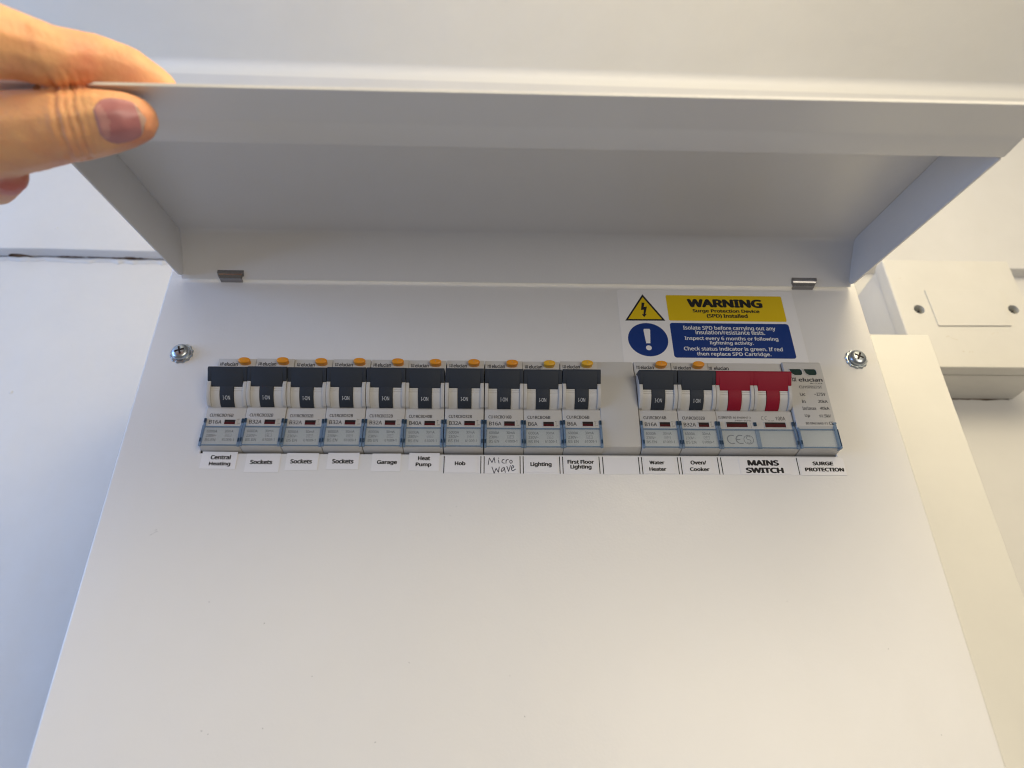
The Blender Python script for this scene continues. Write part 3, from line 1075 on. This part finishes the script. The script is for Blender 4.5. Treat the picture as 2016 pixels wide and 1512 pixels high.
# faceplate mesh is in world mm (parent inverse keeps it in place)
me = bpy.data.meshes.new_from_object(fp.evaluated_get(dg))
fp.modifiers.clear()
fp.data = me
fp.data.set_sharp_from_angle(angle=math.radians(30))
bpy.data.objects.remove(co)
for cx, cz in hc:
    mb = MB()
    mb.lathe_y(cx + 0.2, cz - 0.1, [(2.9, -75.1), (2.9, -74.2), (2.4, -73.6), (1.2, -73.4)], 24)
    o = pl_part(mb, 'screw', M['zinc'])
    mb = MB()
    a = 0.5
    mb.prism_y([(cx + 0.2 + 2.3 * math.cos(a) - .35 * math.sin(a), cz + 2.3 * math.sin(a) + .35 * math.cos(a)), (cx + 0.2 - 2.3 * math.cos(a) - .35 * math.sin(a), cz - 2.3 * math.sin(a) + .35 * math.cos(a)),
                (cx + 0.2 - 2.3 * math.cos(a) + .35 * math.sin(a), cz - 2.3 * math.sin(a) - .35 * math.cos(a)), (cx + 0.2 + 2.3 * math.cos(a) + .35 * math.sin(a), cz + 2.3 * math.sin(a) - .35 * math.cos(a))], 73.2, 73.7)
    s2 = mb.build('slot', M['window_dark'], o)
mb = MB()
mb.prism_y([(414.2, 122.0), (462.0, 122.6), (463.8, 150.6), (413.6, 150.4)], 69.0, 69.95)
pl_part(mb, 'cover_patch', M['pvc'], bevel=0.2, seg=1)

mb = MB()
for cx, cz, k in ((417, 114, 12), (424, 103, 16), (446, 116, 8), (452, 128, 6), (398, 160, 7)):
    x, z = cx, cz
    for i in range(k):
        dx, dz = rnd.uniform(-0.3, 1.2), rnd.uniform(-0.7, 0.6)
        if rnd.random() < 0.6:
            mb.stroke([(x, z), (x + dx, z + dz)], rnd.uniform(0.15, 0.5), 69.97)
        x, z = x + dx, z + dz
pl_part(mb, 'smudge', M['smudge'])['kind'] = 'stuff'

tr = thing('cable_trunking', (350, YL, 88), 'wide white cable trunking running down beside the right edge of the fuse box', 'trunking')
mb = MB()
mb.box(325.2, 374.2, 33.2, YL - 0.2, -500, 87.0)
o = mb.build('trunking_base', M['trunking'], None, bevel=0.4)
o.parent = tr; o.matrix_parent_inverse = Matrix.Translation(-Vector((350, YL, 88)) * MM)
mb = MB()
mb.prism_x([(-42, -502), (-30, -502), (-30, 88.2), (-42, 88.2)], 324.6, 375.8)
o = mb.build('trunking_cover', M['trunking'], None, bevel=1.0, seg=3)
o.parent = tr; o.matrix_parent_inverse = Matrix.Translation(-Vector((350, YL, 88)) * MM)


# ------------------------------------------------------------------ the hand that holds the lid open
def skin_material():
    mt = mat('skin', (0.80, 0.47, 0.21), 0.48, 0.4, bump=[(260, 0.00022), (700, 0.00018)], sss=(0.35, (1.0, 0.35, 0.15), 0.003))
    nt = mt.node_tree
    b = nt.nodes['Principled BSDF']
    at = nt.nodes.new('ShaderNodeAttribute')
    at.attribute_name = 'redness'
    n = nt.nodes.new('ShaderNodeTexNoise')
    tc = nt.nodes.new('ShaderNodeTexCoord')
    nt.links.new(tc.outputs['Object'], n.inputs['Vector'])
    n.inputs['Scale'].default_value = 110
    n.inputs['Detail'].default_value = 4
    ad = nt.nodes.new('ShaderNodeMath'); ad.operation = 'MULTIPLY_ADD'
    ad.inputs[1].default_value = 0.75; ad.inputs[2].default_value = -0.24
    nt.links.new(n.outputs['Fac'], ad.inputs[0])
    a2 = nt.nodes.new('ShaderNodeMath'); a2.operation = 'ADD'; a2.use_clamp = True
    nt.links.new(ad.outputs[0], a2.inputs[0]); nt.links.new(at.outputs['Fac'], a2.inputs[1])
    mx = nt.nodes.new('ShaderNodeMix'); mx.data_type = 'RGBA'
    mx.inputs[6].default_value = (0.80, 0.445, 0.215, 1)
    mx.inputs[7].default_value = (0.56, 0.15, 0.11, 1)
    nt.links.new(a2.outputs[0], mx.inputs[0])
    nt.links.new(mx.outputs[2], b.inputs['Base Color'])
    return mt


M['skin'] = skin_material()
M['nail'] = mat('nail', (0.42, 0.17, 0.18), 0.28, 0.5, sss=(0.2, (1.0, 0.4, 0.3), 0.002), mottle=(120, 0.06))
M['nail_tip'] = mat('nail_free_edge', (0.52, 0.34, 0.28), 0.35, 0.5)
M['nail_moon'] = mat('nail_half_moon', (0.50, 0.25, 0.24), 0.30, 0.5, sss=(0.2, (1.0, 0.4, 0.3), 0.002))

CH = {
    'thumb': [((15.2, -136.4, 54.1), 6.3), ((13.6, -136.8, 53.6), 7.9), ((10.5, -137.2, 52.8), 9.0), ((5.0, -137.2, 51.8), 10.2), ((-4.5, -136.6, 50.6), 11.4), ((-10, -136.4, 50.0), 11.7), ((-18, -135.6, 49.0), 12.6), ((-30, -134.4, 47.6), 13.6),
              ((-46, -131.8, 46.0), 15.5), ((-66, -130, 47.5), 17.5), ((-92, -129, 52), 19)],
    'index': [((18.5, -136.0, 70.6), 5.2), ((15.5, -137.0, 70.9), 6.7), ((9.0, -141.6, 71.4), 8.0), ((1.3, -145.8, 69.6), 8.8), ((-6.3, -151.8, 63.0), 9.5), ((-14.4, -157.0, 61.2), 10.2), ((-22, -162.4, 57.6), 11.8), ((-38, -165, 60.2), 13),
              ((-60, -159, 72), 12.5), ((-84, -150, 74), 14)],
    'middle': [((14, -124.0, 76.5), 5.0), ((9, -124.5, 77.0), 6.2), ((-6, -127, 78), 7.2), ((-22, -131, 77), 8.5), ((-44, -136, 78.5), 9.5), ((-84, -133, 75), 13.5)],
    'ring': [((-37, -112, 98), 5.5), ((-40, -113, 101), 7), ((-52, -115, 101), 8), ((-68, -116, 92), 8.5), ((-86, -115, 76), 12.5)],
    'little': [((-29.0, -122.0, 44.2), 4.6), ((-31.5, -120.5, 45.0), 6.2), ((-42, -112, 49), 7), ((-60, -101, 58), 7.5), ((-86, -99, 71), 11.5)],
    'palm': [((-86, -146, 70), 15), ((-112, -136, 66), 18), ((-140, -128, 64), 19)],
    'palm2': [((-88, -104, 70), 12), ((-115, -112, 66), 16), ((-142, -120, 64), 18)],
    'palm3': [((-86, -125, 71), 15), ((-120, -124, 66), 18), ((-165, -124, 63), 20), ((-215, -126, 58), 23), ((-270, -130, 52), 28)],
    'heel': [((-92, -129, 54), 18), ((-135, -126, 60), 19)],
}
bm = bmesh.new()
for ch in CH.values():
    for (pa, ra), (pb, rb) in zip(ch[:-1], ch[1:]):
        pa, pb = Vector(pa), Vector(pb)
        L_ = (pb - pa).length
        k = max(2, int(L_ / (0.28 * min(ra, rb))) + 1)
        for i in range(k + 1):
            t = i / k
            mtx = Matrix.Translation((pa.lerp(pb, t)) * MM)
            bmesh.ops.create_icosphere(bm, subdivisions=2, radius=(ra + (rb - ra) * t) * MM, matrix=mtx)
me = bpy.data.meshes.new('hand')
bm.to_mesh(me)
bm.free()
hand = bpy.data.objects.new('hand', me)
COL.objects.link(hand)
md = hand.modifiers.new('remesh', 'REMESH'); md.mode = 'VOXEL'; md.voxel_size = 0.00075
md = hand.modifiers.new('smooth', 'SMOOTH'); md.factor = 0.5; md.iterations = 9
dg = bpy.context.evaluated_depsgraph_get()
dg.update()
me2 = bpy.data.meshes.new_from_object(hand.evaluated_get(dg))
hand.modifiers.clear()
hand.data = me2
me2.name = 'hand'
me = me2
nrm = [v.normal.copy() for v in me.vertices]
VIEW = Vector((0.35, -0.60, -0.72)).normalized()      # the side of the thumb that carries the nail


def sstep(a, b, x):
    t = min(1, max(0, (x - a) / (b - a)))
    return t * t * (3 - 2 * t)


def chain_dist(p, key):
    best = 1e9
    ch = CH[key]
    for (a, ra), (b, rb) in zip(ch[:-1], ch[1:]):
        a, b = Vector(a), Vector(b)
        t = max(0, min(1, (p - a).dot(b - a) / (b - a).length_squared))
        best = min(best, (p - a.lerp(b, t)).length - (ra + (rb - ra) * t))
    return best


# creases: (point, axis, half width, depth, facing direction, thumb or finger)
CR = []
for dx, dp, w in ((1.6, 0.6, 0.8), (-0.8, 0.9, 0.9), (-3.2, 0.6, 0.8), (-6.4, 0.5, 0.8), (3.6, 0.28, 0.7)):
    CR.append((Vector((dx, -136.5, 50.5)), Vector((1, 0.16, 0.34)).normalized(), w, dp, VIEW, 16))
CR.append((Vector((-7.5, -152, 66)), Vector((1, -0.12, 0.10)).normalized(), 1.2, 1.3, Vector((0.1, -0.5, -0.85)).normalized(), 12))
CR.append((Vector((-19.0, -159, 64.5)), Vector((1, -0.30, 0.35)).normalized(), 1.1, 0.9, Vector((0.1, -0.6, -0.8)).normalized(), 14))
CR.append((Vector((-22.5, -160, 64.5)), Vector((1, -0.35, 0.5)).normalized(), 0.9, 0.6, Vector((0.1, -0.6, -0.8)).normalized(), 14))
RED = [((0, -152, 64), 6.0, 0.7), ((14, -141, 66), 6, 0.35), ((8, -146, 67), 5, 0.25), ((-30, -120, 42), 8, 1.0), ((16, -134, 46), 8, 0.35), ((19, -140, 52), 6, 0.3), ((2, -142, 59), 5, 0.45), ((-12, -148, 62), 7, 0.4), ((-5, -128, 42), 10, 0.35)]
red = me.attributes.new('redness', 'FLOAT', 'POINT')
rv = []
for i, v in enumerate(me.vertices):
    p = v.co / MM
    disp = 0
    if p.x > -45:
        for c, ax, w, dp, face, reach in CR:
            q = p - c
            if q.length > reach * 1.6:
                continue
            d = q.dot(ax) + 0.7 * noise.noise(p * 0.22) + 0.25 * noise.noise(p * 0.8)
            f = sstep(-0.15, 0.55, nrm[i].dot(face)) * (1 - sstep(reach * 0.75, reach * 1.15, q.length))
            disp -= dp * math.exp(-(d / w) ** 2) * f
            disp += 0.3 * dp * math.exp(-((abs(d) - 2.0 * w) / w) ** 2) * f
        if p.x < 9:
            dt, df = chain_dist(p, 'thumb'), chain_dist(p, 'index')
            disp -= 1.7 * math.exp(-((dt - df) / 0.9) ** 2) * sstep(9, 4, p.x) * (1 if max(dt, df) < 6 else 0)
        disp += 0.12 * noise.noise(p * 0.35) + 0.05 * noise.noise(p * 1.1)
    v.co = v.co + nrm[i] * disp * MM
    r_ = 0
    for c, rad, a in RED:
        d2 = (p - Vector(c)).length_squared
        r_ += a * math.exp(-d2 / (rad * rad))
    rv.append(min(1, r_))
red.data.foreach_set('value', rv)
for p in me.polygons: p.use_smooth = True
me.materials.clear()
me.materials.append(M['skin'])
me.update()
tag(hand, 'left hand pinching the front lip of the lid, thumb below with its nail showing', 'hand')

# thumb nail laid on the thumb
bv = BVHTree.FromPolygons([v.co.copy() for v in me.vertices], [tuple(p.vertices) for p in me.polygons])
ax = Vector((1, 0.02, 0.17)).normalized()
nd = (Vector((0.10, -0.60, -0.76)) - ax * Vector((0.10, -0.60, -0.76)).dot(ax)).normalized()
sd = ax.cross(nd)
NC = Vector((12.7, -137.0, 53.2))
NU, NV = 26, 22
vs, fs, mi = [], [], []
for iu in range(NU + 1):
    u = -1 + 2 * iu / NU
    if u < 0:
        wd = (1 - abs(u) ** 2.6) ** 0.5
    else:
        wd = (1 - (0.975 * u) ** 7) ** 0.5
    wd = max(wd, 0.10)
    for iv in range(NV + 1):
        v = -1 + 2 * iv / NV
        th = math.radians(52) * v * wd
        d = nd * math.cos(th) + sd * math.sin(th)
        uu = u - 0.16 * v * v * max(u, 0) - 0.05 * v * v
        o_ = NC + ax * (uu * 6.7)
        loc, n_, idx, dist = bv.ray_cast((o_ + d * 40) * MM, -d)
        loc = loc / MM if loc else o_ + d * 3
        if (loc - o_).length > 12: loc = o_ + d * 5
        e = max(abs(u), abs(v))
        h = 0.30 if e < 0.80 else (0.30 - 0.36 * (e - 0.80) / 0.20 if u < 0.8 or abs(v) > abs(u) else 0.40)
        vs.append(loc + d * h)
for iu in range(NU):
    for iv in range(NV):
        a = iu * (NV + 1) + iv
        fs.append((a, a + 1, a + NV + 2, a + NV + 1))
        u = -1 + 2 * (iu + 0.5) / NU
        v = -1 + 2 * (iv + 0.5) / NV
        mi.append(1 if u > 0.80 else (2 if u < -0.42 - 0.5 * v * v else 0))
mb = MB()
for f, k in zip(fs, mi):
    mb.f.append(list(f)); mb.m.append(k); mb.sm.append(True)
mb.v = [tuple(v) for v in vs]
nail = mb.build('thumb_nail', [M['nail'], M['nail_tip'], M['nail_moon']], hand)
